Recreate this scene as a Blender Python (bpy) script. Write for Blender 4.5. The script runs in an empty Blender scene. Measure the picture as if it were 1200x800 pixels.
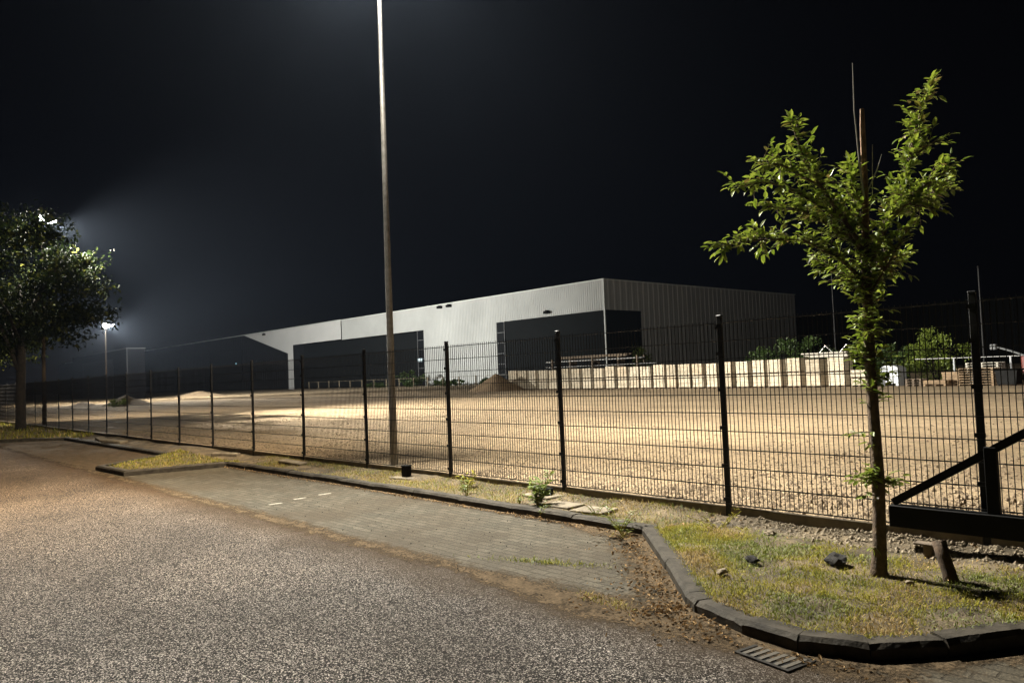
import bpy, math, random
import numpy as np
from mathutils import Vector, Matrix, noise
random.seed(7); RNG = np.random.default_rng(11)
scene = bpy.context.scene
col = scene.collection
R = math.radians
# ------------------------------------------------------------------ helpers
class MB:
    """collects shapes and links them as ONE mesh object"""
    def __init__(s): s.v = []; s.f = []; s.m = []; s.cur = 0
    def add(s, vs, fs):
        o = len(s.v); s.v += [tuple(v) for v in vs]
        for f in fs: s.f.append(tuple(i + o for i in f)); s.m.append(s.cur)
    def box(s, x0, y0, z0, x1, y1, z1, M=None):
        vs = [(x, y, z) for z in (z0, z1) for y in (y0, y1) for x in (x0, x1)]
        if M is not None: vs = [tuple(M @ Vector(v)) for v in vs]
        s.add(vs, [(0, 2, 3, 1), (4, 5, 7, 6), (0, 1, 5, 4), (2, 6, 7, 3), (0, 4, 6, 2), (1, 3, 7, 5)])
    def bbox(s, x0, y0, z0, x1, y1, z1, b=.01, M=None):
        """box with chamfered edges"""
        bm = [(x0, x1), (y0, y1), (z0, z1)]
        vs = []; idx = {}
        for sx in (0, 1):
            for sy in (0, 1):
                for sz in (0, 1):
                    c = [bm[0][sx], bm[1][sy], bm[2][sz]]; sg = [1 - 2 * sx, 1 - 2 * sy, 1 - 2 * sz]
                    for a in range(3):
                        p = [c[i] + (0 if i == a else sg[i] * b) for i in range(3)]
                        idx[(sx, sy, sz, a)] = len(vs); vs.append(tuple(p))
        F = []
        for a in range(3):
            o = [i for i in range(3) if i != a]
            for sa in (0, 1):
                q = []
                for (p, r) in ((0, 0), (1, 0), (1, 1), (0, 1)):
                    k = [0, 0, 0]; k[a] = sa; k[o[0]] = p; k[o[1]] = r; q.append(idx[(*k, a)])
                F.append(q)
            # edges along axis a
            for p in (0, 1):
                for r in (0, 1):
                    k0 = [0, 0, 0]; k0[o[0]] = p; k0[o[1]] = r; k1 = list(k0); k1[a] = 1
                    F.append([idx[(*k0, o[0])], idx[(*k1, o[0])], idx[(*k1, o[1])], idx[(*k0, o[1])]])
        for sx in (0, 1):
            for sy in (0, 1):
                for sz in (0, 1): F.append([idx[(sx, sy, sz, a)] for a in range(3)])
        if M is not None: vs = [tuple(M @ Vector(v)) for v in vs]
        s.add(vs, F)
    def tube(s, pts, rad, n=8, caps=True):
        pts = [Vector(p) for p in pts]; vs = []; fs = []
        up = Vector((.12, .31, 1)).normalized(); pu = None
        for i, p in enumerate(pts):
            d = (pts[min(i + 1, len(pts) - 1)] - pts[max(i - 1, 0)]).normalized()
            if pu is None:
                ref = up if abs(d.dot(up)) < .9 else Vector((1, 0, 0)); pu = d.cross(ref).normalized()
            pu = (pu - d * pu.dot(d)).normalized(); w = d.cross(pu)
            r = rad[i] if hasattr(rad, '__len__') else rad
            for k in range(n):
                a = 2 * math.pi * k / n; vs.append(p + (pu * math.cos(a) + w * math.sin(a)) * r)
        for i in range(len(pts) - 1):
            for k in range(n):
                a, b = i * n + k, i * n + (k + 1) % n; fs.append((a, b, b + n, a + n))
        if caps: fs.append(tuple(range(n))[::-1]); fs.append(tuple(range((len(pts) - 1) * n, len(pts) * n)))
        s.add(vs, fs)
    def prism(s, poly, y0, y1, axis='y'):
        """polygon in (x,z) extruded along y (or in (x,y) extruded along z)"""
        n = len(poly)
        if axis == 'y': vs = [(a, y0, b) for a, b in poly] + [(a, y1, b) for a, b in poly]
        elif axis == 'z': vs = [(a, b, y0) for a, b in poly] + [(a, b, y1) for a, b in poly]
        else: vs = [(y0, a, b) for a, b in poly] + [(y1, a, b) for a, b in poly]
        fs = [tuple(range(n)), tuple(range(2 * n - 1, n - 1, -1))]
        for i in range(n): j = (i + 1) % n; fs.append((i, i + n, j + n, j))
        s.add(vs, fs)
    def rock(s, c, r, flat=.7, jit=.25, sub=1):
        import bmesh
        bm = bmesh.new(); bmesh.ops.create_icosphere(bm, subdivisions=sub, radius=1)
        a = random.random() * 6.28; off = Vector((random.random() * 50, 3, 7))
        vs = []
        for v in bm.verts:
            d = v.co * (1 + jit * noise.noise(v.co * 1.6 + off) * 2)
            x, y = d.x * math.cos(a) - d.y * math.sin(a) * .75, d.x * math.sin(a) + d.y * math.cos(a) * .75
            vs.append((c[0] + x * r, c[1] + y * r, c[2] + d.z * r * flat))
        s.add(vs, [tuple(v.index for v in f.verts) for f in bm.faces]); bm.free()
    def build(s, name, mats, parent=None, smooth=False, fixn=True):
        me = bpy.data.meshes.new(name); me.from_pydata(s.v, [], s.f)
        for m in (mats if isinstance(mats, (list, tuple)) else [mats]): me.materials.append(m)
        if any(s.m): me.polygons.foreach_set('material_index', s.m)
        if fixn:
            import bmesh
            bm = bmesh.new(); bm.from_mesh(me); bmesh.ops.recalc_face_normals(bm, faces=bm.faces); bm.to_mesh(me); bm.free()
        if smooth: me.polygons.foreach_set('use_smooth', [True] * len(me.polygons))
        me.update(); o = bpy.data.objects.new(name, me); col.objects.link(o)
        if parent: o.parent = parent
        return o
def tag(o, label=None, cat=None, group=None, kind=None):
    if label: o['label'] = label
    if cat: o['category'] = cat
    if group: o['group'] = group
    if kind: o['kind'] = kind
    return o
def empty(name, loc=(0, 0, 0), rz=0, **k):
    o = bpy.data.objects.new(name, None); col.objects.link(o); o.location = loc; o.rotation_euler.z = rz
    o.empty_display_size = .2
    return tag(o, **k)
def copy_tree(o, parent=None):
    c = o.copy(); col.objects.link(c)
    if parent: c.parent = parent
    for ch in list(o.children): copy_tree(ch, c)
    return c
def leaf_mesh(name, P, D, N, L, W, mats, mi=None, parent=None, fold=.25, droop=.15):
    """N curved leaves, each six faces, as one mesh"""
    P, D, N = (np.asarray(a, float) for a in (P, D, N)); n = len(P)
    D /= np.linalg.norm(D, axis=1)[:, None] + 1e-9
    S = np.cross(D, N); S /= np.linalg.norm(S, axis=1)[:, None] + 1e-9
    U = np.cross(S, D); L = np.asarray(L)[:, None]; W = np.asarray(W)[:, None]
    t = [(0, 0), (.3, .9), (.3, 0), (.3, -.9), (.68, .75), (.68, 0), (.68, -.75), (1, 0)]
    V = np.zeros((n, 8, 3))
    for k, (a, b) in enumerate(t):
        V[:, k] = P + D * L * a + S * W * b * .5 + U * (abs(b) * fold * W - droop * L * a * a)
    F = [(0, 2, 1), (0, 3, 2), (1, 2, 5, 4), (2, 3, 6, 5), (4, 5, 7), (5, 6, 7)]
    faces = []
    for i in range(n):
        o = i * 8; faces += [tuple(j + o for j in f) for f in F]
    me = bpy.data.meshes.new(name); me.from_pydata(V.reshape(-1, 3).tolist(), [], faces)
    for m in (mats if isinstance(mats, (list, tuple)) else [mats]): me.materials.append(m)
    if mi is not None: me.polygons.foreach_set('material_index', np.repeat(np.asarray(mi), 6).astype(int).tolist())
    me.update(); o = bpy.data.objects.new(name, me); col.objects.link(o)
    if parent: o.parent = parent
    return o
def rnd_unit(n):
    a = RNG.normal(size=(n, 3)); return a / np.linalg.norm(a, axis=1)[:, None]
# ------------------------------------------------------------------ materials
def new_mat(name):
    m = bpy.data.materials.new(name); m.use_nodes = True; nt = m.node_tree
    return m, nt, nt.nodes['Principled BSDF']
def nd(nt, t, **k):
    n = nt.nodes.new(t)
    for a, b in k.items():
        if a.startswith('i_'): n.inputs[a[2:].replace('_', ' ')].default_value = b
        else: setattr(n, a, b)
    return n
def ramp(nt, src, stops):
    r = nd(nt, 'ShaderNodeValToRGB'); e = r.color_ramp.elements
    while len(e) < len(stops): e.new(.5)
    for x, (p, c) in zip(e, stops): x.position = p; x.color = (*c, 1) if len(c) == 3 else c
    nt.links.new(src, r.inputs[0]); return r.outputs[0]
def mix(nt, f, a, b, mode='MIX'):
    m = nd(nt, 'ShaderNodeMix', data_type='RGBA', blend_type=mode)
    for i, x in ((0, f), (6, a), (7, b)):
        if isinstance(x, (int, float)): m.inputs[i].default_value = x
        elif isinstance(x, tuple): m.inputs[i].default_value = (*x, 1) if len(x) == 3 else x
        else: nt.links.new(x, m.inputs[i])
    return m.outputs[2]
def pos(nt, scale=(1, 1, 1), rot=(0, 0, 0), obj=False):
    g = nd(nt, 'ShaderNodeTexCoord').outputs['Object'] if obj else nd(nt, 'ShaderNodeNewGeometry').outputs['Position']
    mp = nd(nt, 'ShaderNodeMapping'); mp.inputs['Scale'].default_value = scale; mp.inputs['Rotation'].default_value = rot
    nt.links.new(g, mp.inputs[0]); return mp.outputs[0]
def noise_tex(nt, vec, scale, detail=6, rough=.6):
    n = nd(nt, 'ShaderNodeTexNoise'); n.inputs['Scale'].default_value = scale; n.inputs['Detail'].default_value = detail
    n.inputs['Roughness'].default_value = rough; nt.links.new(vec, n.inputs['Vector']); return n.outputs['Fac']
def bump(nt, bsdf, h, strength, dist, prev=None):
    b = nd(nt, 'ShaderNodeBump'); b.inputs['Strength'].default_value = strength; b.inputs['Distance'].default_value = dist
    nt.links.new(h, b.inputs['Height'])
    if prev is not None: nt.links.new(prev, b.inputs['Normal'])
    nt.links.new(b.outputs[0], bsdf.inputs['Normal']); return b.outputs[0]
def plain(name, c, rough=.7, metal=0, var=.25, scale=3, bstr=0, bdist=.01, bscale=40, c2=None, spec=.5, obj=False):
    m, nt, b = new_mat(name); v = pos(nt, obj=obj)
    f = noise_tex(nt, v, scale)
    lo = tuple(x * (1 - var) for x in c) if c2 is None else c2
    hi = tuple(min(1, x * (1 + var)) for x in c) if c2 is None else c
    nt.links.new(ramp(nt, f, [(.3, lo), (.7, hi)]), b.inputs['Base Color'])
    b.inputs['Roughness'].default_value = rough; b.inputs['Metallic'].default_value = metal
    b.inputs['Specular IOR Level'].default_value = spec
    if bstr: bump(nt, b, noise_tex(nt, v, bscale, 4), bstr, bdist)
    return m
def emit(name, c, s):
    m, nt, b = new_mat(name); b.inputs['Base Color'].default_value = (.8, .8, .8, 1)
    b.inputs['Emission Color'].default_value = (*c, 1); b.inputs['Emission Strength'].default_value = s; return m
M = {}
def asphalt():
    m, nt, b = new_mat('asphalt'); v = pos(nt)
    vo = nd(nt, 'ShaderNodeTexVoronoi'); vo.inputs['Scale'].default_value = 132; nt.links.new(v, vo.inputs['Vector'])
    sep = nd(nt, 'ShaderNodeSeparateColor'); nt.links.new(vo.outputs['Color'], sep.inputs[0])
    chips = ramp(nt, sep.outputs[0], [(0, (.010, .0093, .009)), (.45, (.022, .020, .019)), (.64, (.07, .062, .056)), (.8, (.27, .243, .218)), (1, (.66, .6, .54))])
    fine = noise_tex(nt, v, 220, 3)
    c = mix(nt, .6, chips, ramp(nt, fine, [(.36, (.25, .25, .25)), (.66, (1.7, 1.65, 1.6))]), 'MULTIPLY')
    big = noise_tex(nt, v, .55, 5, .55)
    c = mix(nt, ramp(nt, big, [(.35, (0, 0, 0)), (.75, (.55, .55, .55))]), c, (.022, .018, .014))
    # dusty brown film along the gutter
    sx = nd(nt, 'ShaderNodeSeparateXYZ'); nt.links.new(nd(nt, 'ShaderNodeNewGeometry').outputs['Position'], sx.inputs[0])
    mr = nd(nt, 'ShaderNodeMapRange'); mr.inputs[1].default_value = 3.55; mr.inputs[2].default_value = 4.25
    ad = nd(nt, 'ShaderNodeMath', operation='MULTIPLY_ADD'); ad.inputs[1].default_value = .9; 
    nt.links.new(noise_tex(nt, v, 2.2, 5), ad.inputs[0]); nt.links.new(sx.outputs[1], ad.inputs[2])
    sb = nd(nt, 'ShaderNodeMath', operation='SUBTRACT'); sb.inputs[1].default_value = .45; nt.links.new(ad.outputs[0], sb.inputs[0])
    nt.links.new(sb.outputs[0], mr.inputs[0])
    fm = nd(nt, 'ShaderNodeMath', operation='MULTIPLY'); fm.inputs[1].default_value = .85; nt.links.new(mr.outputs[0], fm.inputs[0])
    c = mix(nt, fm.outputs[0], c, (.06, .043, .028))
    mr2 = nd(nt, 'ShaderNodeMapRange'); mr2.inputs[1].default_value = -3; mr2.inputs[2].default_value = -13  # leftward warm tint paints sodium street light into the asphalt colour
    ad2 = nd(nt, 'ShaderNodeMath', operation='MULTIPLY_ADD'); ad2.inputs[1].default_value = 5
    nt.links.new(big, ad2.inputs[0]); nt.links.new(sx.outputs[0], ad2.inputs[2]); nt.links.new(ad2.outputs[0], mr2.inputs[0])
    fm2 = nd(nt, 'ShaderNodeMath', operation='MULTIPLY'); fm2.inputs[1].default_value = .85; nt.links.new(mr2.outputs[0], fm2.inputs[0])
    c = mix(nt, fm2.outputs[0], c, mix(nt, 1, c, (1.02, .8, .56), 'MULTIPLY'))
    nt.links.new(c, b.inputs['Base Color']); b.inputs['Roughness'].default_value = .75; b.inputs['Specular IOR Level'].default_value = .05
    h = bump(nt, b, vo.outputs['Distance'], .8, .010); bump(nt, b, fine, .3, .004, h)
    return m
def paving():
    m, nt, b = new_mat('paving'); v0 = pos(nt)
    nz = nd(nt, 'ShaderNodeTexNoise'); nz.inputs['Scale'].default_value = 1.4; nz.inputs['Detail'].default_value = 3; nt.links.new(v0, nz.inputs['Vector'])
    vm = nd(nt, 'ShaderNodeVectorMath', operation='MULTIPLY_ADD'); vm.inputs[1].default_value = (.09, .09, 0); nt.links.new(nz.outputs['Color'], vm.inputs[0]); nt.links.new(v0, vm.inputs[2]); v = vm.outputs[0]
    br = nd(nt, 'ShaderNodeTexBrick'); nt.links.new(v, br.inputs['Vector'])
    br.inputs['Scale'].default_value = 1; br.inputs['Brick Width'].default_value = .21; br.inputs['Row Height'].default_value = .105
    br.inputs['Mortar Size'].default_value = .009; br.inputs['Mortar Smooth'].default_value = .3; br.inputs['Bias'].default_value = -.1
    br.inputs['Color1'].default_value = (.062, .054, .039, 1); br.inputs['Color2'].default_value = (.108, .094, .069, 1); br.inputs['Mortar'].default_value = (.034, .029, .02, 1)
    big = noise_tex(nt, v, .9, 7, .65); fine = noise_tex(nt, v, 60, 4, .7)
    c = mix(nt, ramp(nt, big, [(.38, (0, 0, 0)), (.64, (.75, .75, .75))]), br.outputs['Color'], (.052, .039, .024))
    c = mix(nt, .75, c, ramp(nt, fine, [(.32, (.2, .2, .2)), (.5, (.9, .9, .88)), (.7, (2, 1.95, 1.85))]), 'MULTIPLY')
    nt.links.new(c, b.inputs['Base Color']); b.inputs['Roughness'].default_value = .85; b.inputs['Specular IOR Level'].default_value = .2
    inv = nd(nt, 'ShaderNodeMath', operation='SUBTRACT'); inv.inputs[0].default_value = 1; nt.links.new(br.outputs['Fac'], inv.inputs[1])
    h = bump(nt, b, inv.outputs[0], .6, .008); bump(nt, b, fine, .5, .006, h)
    return m
def gravel_ground():
    m, nt, b = new_mat('yard_gravel'); v = pos(nt)
    big = noise_tex(nt, pos(nt, scale=(.25, 1, 1)), .35, 8, .65); mid = noise_tex(nt, v, 3.2, 6, .7); fine = noise_tex(nt, v, 34, 6, .75)
    c = ramp(nt, big, [(.3, (.25, .185, .112)), (.52, (.37, .28, .172)), (.75, (.45, .35, .225))])
    c = mix(nt, .6, c, ramp(nt, mid, [(.3, (.3, .27, .24)), (.48, (.95, .93, .9)), (.7, (1.4, 1.36, 1.3))]), 'MULTIPLY')
    c = mix(nt, .9, c, ramp(nt, fine, [(.3, (.12, .1, .08)), (.45, (.8, .77, .74)), (.72, (1.75, 1.7, 1.6))]), 'MULTIPLY')
    nt.links.new(c, b.inputs['Base Color']); b.inputs['Roughness'].default_value = .9
    h = bump(nt, b, mid, .8, .12); bump(nt, b, fine, 1, .05, h)
    return m
def dirt():
    m, nt, b = new_mat('dirt_film'); v = pos(nt)
    f = noise_tex(nt, v, 40, 5, .75); g = noise_tex(nt, v, 5, 6, .7)
    c = mix(nt, .8, ramp(nt, g, [(.3, (.04, .029, .017)), (.7, (.125, .09, .054))]), ramp(nt, f, [(.3, (.3, .3, .3)), (.7, (1.6, 1.55, 1.5))]), 'MULTIPLY')
    nt.links.new(c, b.inputs['Base Color']); b.inputs['Roughness'].default_value = .95; b.inputs['Specular IOR Level'].default_value = .1
    bump(nt, b, f, .8, .012)
    a = nd(nt, 'ShaderNodeAttribute', attribute_name='cover')
    s1 = nd(nt, 'ShaderNodeMath', operation='MULTIPLY_ADD'); s1.inputs[1].default_value = 1.3; s1.inputs[2].default_value = -.65; nt.links.new(g, s1.inputs[0])
    s2 = nd(nt, 'ShaderNodeMath', operation='MULTIPLY_ADD'); s2.inputs[1].default_value = 1.0; s2.inputs[2].default_value = -.5; nt.links.new(f, s2.inputs[0])
    s3 = nd(nt, 'ShaderNodeMath', operation='ADD'); nt.links.new(s1.outputs[0], s3.inputs[0]); nt.links.new(s2.outputs[0], s3.inputs[1])
    s4 = nd(nt, 'ShaderNodeMath', operation='ADD'); nt.links.new(s3.outputs[0], s4.inputs[0]); nt.links.new(a.outputs['Fac'], s4.inputs[1])
    r = nd(nt, 'ShaderNodeMapRange'); r.inputs[1].default_value = .28; r.inputs[2].default_value = .75; nt.links.new(s4.outputs[0], r.inputs[0])
    nt.links.new(r.outputs[0], b.inputs['Alpha']); return m
def soil():
    m, nt, b = new_mat('verge_soil'); v = pos(nt)
    a = noise_tex(nt, v, 2.3, 7, .7); f = noise_tex(nt, v, 45, 5, .7)
    c = ramp(nt, a, [(.3, (.035, .027, .016)), (.5, (.095, .072, .042)), (.7, (.21, .16, .095))])
    c = mix(nt, .7, c, ramp(nt, f, [(.3, (.3, .28, .26)), (.7, (1.5, 1.45, 1.35))]), 'MULTIPLY')
    nt.links.new(c, b.inputs['Base Color']); b.inputs['Roughness'].default_value = .95
    bump(nt, b, f, .9, .02); return m
def blocks():
    m, nt, b = new_mat('paver_blocks'); v = nd(nt, 'ShaderNodeTexCoord').outputs['Object']
    s = nd(nt, 'ShaderNodeSeparateXYZ'); nt.links.new(v, s.inputs[0])
    ad = nd(nt, 'ShaderNodeMath', operation='ADD'); nt.links.new(s.outputs[0], ad.inputs[0]); nt.links.new(s.outputs[1], ad.inputs[1])
    cb = nd(nt, 'ShaderNodeCombineXYZ'); nt.links.new(ad.outputs[0], cb.inputs[0]); nt.links.new(s.outputs[2], cb.inputs[1])
    br = nd(nt, 'ShaderNodeTexBrick'); nt.links.new(cb.outputs[0], br.inputs['Vector']); br.offset = .0
    br.inputs['Scale'].default_value = 1; br.inputs['Brick Width'].default_value = .2; br.inputs['Row Height'].default_value = .1
    br.inputs['Mortar Size'].default_value = .008; br.inputs['Color1'].default_value = (.50, .455, .37, 1); br.inputs['Color2'].default_value = (.64, .60, .51, 1)
    br.inputs['Mortar'].default_value = (.14, .11, .08, 1)
    g = noise_tex(nt, pos(nt, scale=(.7, .7, 2.2)), 1.6, 4)
    c = mix(nt, .8, br.outputs['Color'], ramp(nt, g, [(.3, (.68, .63, .56)), (.5, (1, .98, .94)), (.66, (1.15, 1.06, .96)), (.8, (1.1, .82, .64))]), 'MULTIPLY')
    oi = nd(nt, 'ShaderNodeObjectInfo'); c = mix(nt, 1, c, ramp(nt, oi.outputs['Random'], [(0, (.7, .67, .62)), (.35, (.95, .92, .87)), (.7, (1.02, 1, .97)), (1, (.9, .82, .73))]), 'MULTIPLY')
    nt.links.new(c, b.inputs['Base Color']); b.inputs['Roughness'].default_value = .85
    bump(nt, b, br.outputs['Fac'], -.6, .02); return m
def leaf(name, c1, c2, trans=.35, rough=.45, skew=0.):
    m, nt, b = new_mat(name)
    oi = nd(nt, 'ShaderNodeNewGeometry')
    nt.links.new(ramp(nt, oi.outputs['Random Per Island'], [(skew, c1), (1, c2)]), b.inputs['Base Color'])
    b.inputs['Roughness'].default_value = rough; b.inputs['Specular IOR Level'].default_value = .5 if rough < .7 else .06
    t = nd(nt, 'ShaderNodeBsdfTranslucent'); nt.links.new(ramp(nt, oi.outputs['Random Per Island'], [(skew, c1), (1, c2)]), t.inputs[0])
    ms = nd(nt, 'ShaderNodeMixShader'); ms.inputs[0].default_value = trans
    nt.links.new(b.outputs[0], ms.inputs[1]); nt.links.new(t.outputs[0], ms.inputs[2])
    nt.links.new(ms.outputs[0], nt.nodes['Material Output'].inputs[0]); return m
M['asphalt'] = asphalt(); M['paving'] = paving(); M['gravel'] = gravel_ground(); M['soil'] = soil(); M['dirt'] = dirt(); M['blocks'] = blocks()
M['gutter'] = plain('gutter_dirt', (.10, .072, .044), .95, c2=(.032, .023, .014), scale=9, bstr=1, bdist=.02, bscale=42)
M['kerb'] = plain('kerb_stone', (.072, .061, .046), .75, spec=.2, c2=(.02, .0165, .0115), scale=7, bstr=.7, bdist=.008, bscale=50)
M['earth'] = plain('bare_earth', (.07, .055, .035), .95, scale=.6)
M['black'] = plain('black_coating', (.006, .006, .0065), .5, var=.2, spec=.3)
M['blackmatt'] = plain('black_steel', (.007, .007, .007), .75, var=.3, spec=.12)
M['concrete'] = plain('concrete', (.23, .19, .13), .9, c2=(.095, .075, .05), scale=5, bstr=.5, bdist=.006)
M['pole'] = plain('galvanised_pole', (.26, .245, .22), .5, metal=.4, c2=(.14, .125, .105), scale=9)
M['dull_edge'] = plain('dull_edge', (.05, .05, .05), .7, var=.1, spec=.1)
M['pitch'] = plain('tarred_sheet', (.0025, .0025, .003), .9, var=.2, spec=.03)
M['poledark'] = plain('dull_pole', (.07, .055, .04), .8, spec=.1)
M['white_clad'] = plain('white_cladding', (.50, .51, .50), .55, var=.13, scale=.12, spec=.3)
M['pale_clad'] = plain('pale_cladding', (.66, .66, .65), .5, var=.05, scale=.25, spec=.3)
M['grey_clad'] = plain('grey_cladding', (.33, .335, .33), .5, var=.06, scale=.25)
M['side_clad'] = plain('side_cladding', (.44, .44, .43), .55, var=.08, scale=.3, spec=.3)  # front cladding again, dimness of the side wall put into a darker tone
M['dark_clad'] = plain('anthracite_cladding', (.011, .0125, .0135), .85, var=.12, scale=.3, spec=.1)
M['dark_wall'] = plain('dark_wall', (.012, .012, .0135), .85, var=.2, scale=.4, spec=.1)
M['strip_frame'] = plain('strip_frame', (.11, .115, .12), .6, var=.1)
M['trim'] = plain('white_trim', (.7, .72, .68), .4, var=.04)
M['glass'] = plain('window_glass', (.008, .009, .011), .5, var=.1, spec=.15)
M['sand'] = plain('sand_heap', (.30, .21, .12), .95, c2=(.17, .115, .065), scale=2, bstr=.8, bdist=.08, bscale=6)
M['wood'] = plain('pale_timber', (.27, .185, .105), .8, c2=(.14, .09, .05), scale=4)
M['oldwood'] = plain('weathered_timber', (.17, .125, .085), .85, c2=(.075, .055, .038), scale=5)
M['board'] = plain('grey_boards', (.5, .47, .41), .8, c2=(.3, .27, .22), scale=3)
M['white_plastic'] = plain('white_plastic', (.42, .44, .46), .5, var=.08)
M['steel'] = plain('bright_steel', (.5, .5, .5), .35, metal=.8, var=.15)
M['red'] = plain('red_paint', (.12, .025, .018), .5, var=.25)
M['bark'] = plain('bark', (.15, .10, .06), .95, c2=(.05, .034, .021), scale=16, bstr=1, bdist=.015, bscale=45)
M['deadwood'] = plain('dead_wood', (.27, .155, .08), .9, c2=(.1, .055, .03), scale=18, bstr=.8, bdist=.01, bscale=60)
M['bigbark'] = plain('dark_bark', (.028, .021, .014), .95, c2=(.01, .008, .006), scale=6, bstr=1, bdist=.04, bscale=12)
M['rust'] = plain('rusty_stump', (.085, .05, .025), .9, c2=(.025, .016, .009), scale=11, bstr=.8, bdist=.01, bscale=50)
M['darkrock'] = plain('dark_stone', (.034, .031, .028), .85, spec=.2, c2=(.012, .011, .010), scale=18, bstr=.8, bdist=.01)
M['palerock'] = plain('pale_stone', (.26, .21, .14), .9, c2=(.10, .075, .045), scale=12, bstr=.8, bdist=.01)
M['lump'] = plain('stony_lump', (.27, .2, .125), .95, c2=(.08, .056, .035), scale=9)
M['pebble'] = plain('pebbles', (.4, .31, .2), .9, c2=(.13, .095, .06), scale=14)
M['leaf'] = leaf('young_leaf', (.10, .155, .012), (.28, .33, .045), .3, .5)
M['leafnew'] = leaf('young_leaf_tip', (.13, .12, .02), (.20, .15, .04), .25, .4)
M['leafbig'] = leaf('tree_leaf', (.007, .011, .003), (.06, .064, .014), .15, .8, .78)  # lamplit clusters put into the colour as scattered brighter leaves
M['leafbush'] = leaf('bush_leaf', (.025, .05, .010), (.06, .10, .018), .25, .5)
M['weed'] = leaf('weed_leaf', (.085, .125, .014), (.19, .24, .035), .3, .5)
M['straw'] = leaf('dry_grass', (.22, .16, .055), (.5, .37, .16), .2, .7)
M['olive'] = leaf('olive_grass', (.19, .18, .025), (.38, .34, .06), .25, .7)
M['green'] = leaf('green_grass', (.105, .135, .014), (.21, .23, .028), .25, .6)
M['litter'] = leaf('dead_leaf', (.12, .07, .03), (.42, .28, .14), .15, .7)
M['led'] = emit('led_panel', (1, .98, .92), 250)
M['cyan'] = emit('cyan_sign', (.15, .7, 1), .35)
M['marking'] = plain('white_brick', (.42, .38, .30), .8, c2=(.2, .18, .14), scale=20)
M['bar_iron'] = plain('worn_iron', (.085, .072, .055), .6, metal=.2, c2=(.07, .06, .045), scale=25)
M['grate'] = plain('cast_iron', (.05, .045, .04), .5, metal=.6, c2=(.02, .018, .015), scale=20)
# ------------------------------------------------------------------ ground, street, verge, yard
def sheet(name, x0, y0, x1, y1, z, m, label, cat, kind='structure'):
    b = MB(); b.add([(x0, y0, z), (x1, y0, z), (x1, y1, z), (x0, y1, z)], [(0, 1, 2, 3)])
    return tag(b.build(name, m, fixn=False), label, cat, kind=kind)
sheet('ground', -900, -900, 900, 1200, -.06, M['earth'], 'dark bare earth reaching the horizon under everything', 'ground')
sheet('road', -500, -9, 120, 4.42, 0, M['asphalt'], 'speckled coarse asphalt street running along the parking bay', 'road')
sheet('parking_bay', -120, 4.42, 120, 7.6, .0, M['paving'], 'grey brick paved parking bay between street and verge', 'parking bay')
YP = 7.47
yb = MB()
nx, ny = 90, 60
xs = np.concatenate([np.linspace(-640, -90, 12)[:-1], np.linspace(-90, 14, 110), np.linspace(14, 600, 8)[1:]])
ys = np.concatenate([np.linspace(YP, 30, 50), np.linspace(30, 160, 22)[1:], np.linspace(160, 1100, 8)[1:]])
def yz(x, y):
    a = noise.noise(Vector((x * .18, y * .6, 1))) * .05 + noise.noise(Vector((x * .9, y * 1.1, 5))) * .03
    fade = max(0, 1 - max(0, y - 60) / 60)
    return .19 + a * min(1, (y - YP) / .6) * fade
W = len(xs)
yb.add([(x, y, yz(x, y)) for y in ys for x in xs], [(j * W + i, j * W + i + 1, (j + 1) * W + i + 1, (j + 1) * W + i) for j in range(len(ys) - 1) for i in range(W - 1)])
tag(yb.build('yard', M['gravel'], smooth=True, fixn=False), 'wide sandy gravel yard behind the fence, lit tan', 'yard', kind='structure')
# kerb line (outer top edge), left to right
KL = [(-200, 4.5), (-33.6, 4.5), (-31.6, 6.4), (-20.4, 6.42), (-18.88, 4.43), (-16.96, 4.5), (-16.55, 6.44), (-11.7, 6.5), (-7.26, 6.45), (-5.15, 6.42), (-4.12, 5.43), (-3.42, 4.73), (-3.26, 4.62), (-2.78, 4.45), (-2.37, 4.4), (-1.99, 4.54), (-1.69, 4.9), (-1.42, 5.37), (-1.0, 6.2), (-.72, 7.4)]
def yfront(x):
    for (xa, ya), (xb, yb_) in zip(KL, KL[1:]):
        if xa <= x <= xb: return ya + (yb_ - ya) * (x - xa) / (xb - xa)
    return KL[0][1] if x < KL[0][0] else KL[-1][1]
kb = MB(); KW = .16; KH = .11
def seg_norm(a, b):
    d = Vector((b[0] - a[0], b[1] - a[1])).normalized(); return Vector((-d.y, d.x))
for i in range(1, len(KL) - 1) if True else ():
    pass
def off(i, w):
    """mitred offset of kerb point i by w to the verge side"""
    p = Vector(KL[i]); n0 = seg_norm(KL[i - 1], KL[i]) if i else None; n1 = seg_norm(KL[i], KL[i + 1]) if i < len(KL) - 1 else None
    if n0 is None: return p + n1 * w
    if n1 is None: return p + n0 * w
    h = (n0 + n1).normalized(); return p + h * (w / max(.45, h.dot(n1)))
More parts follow.
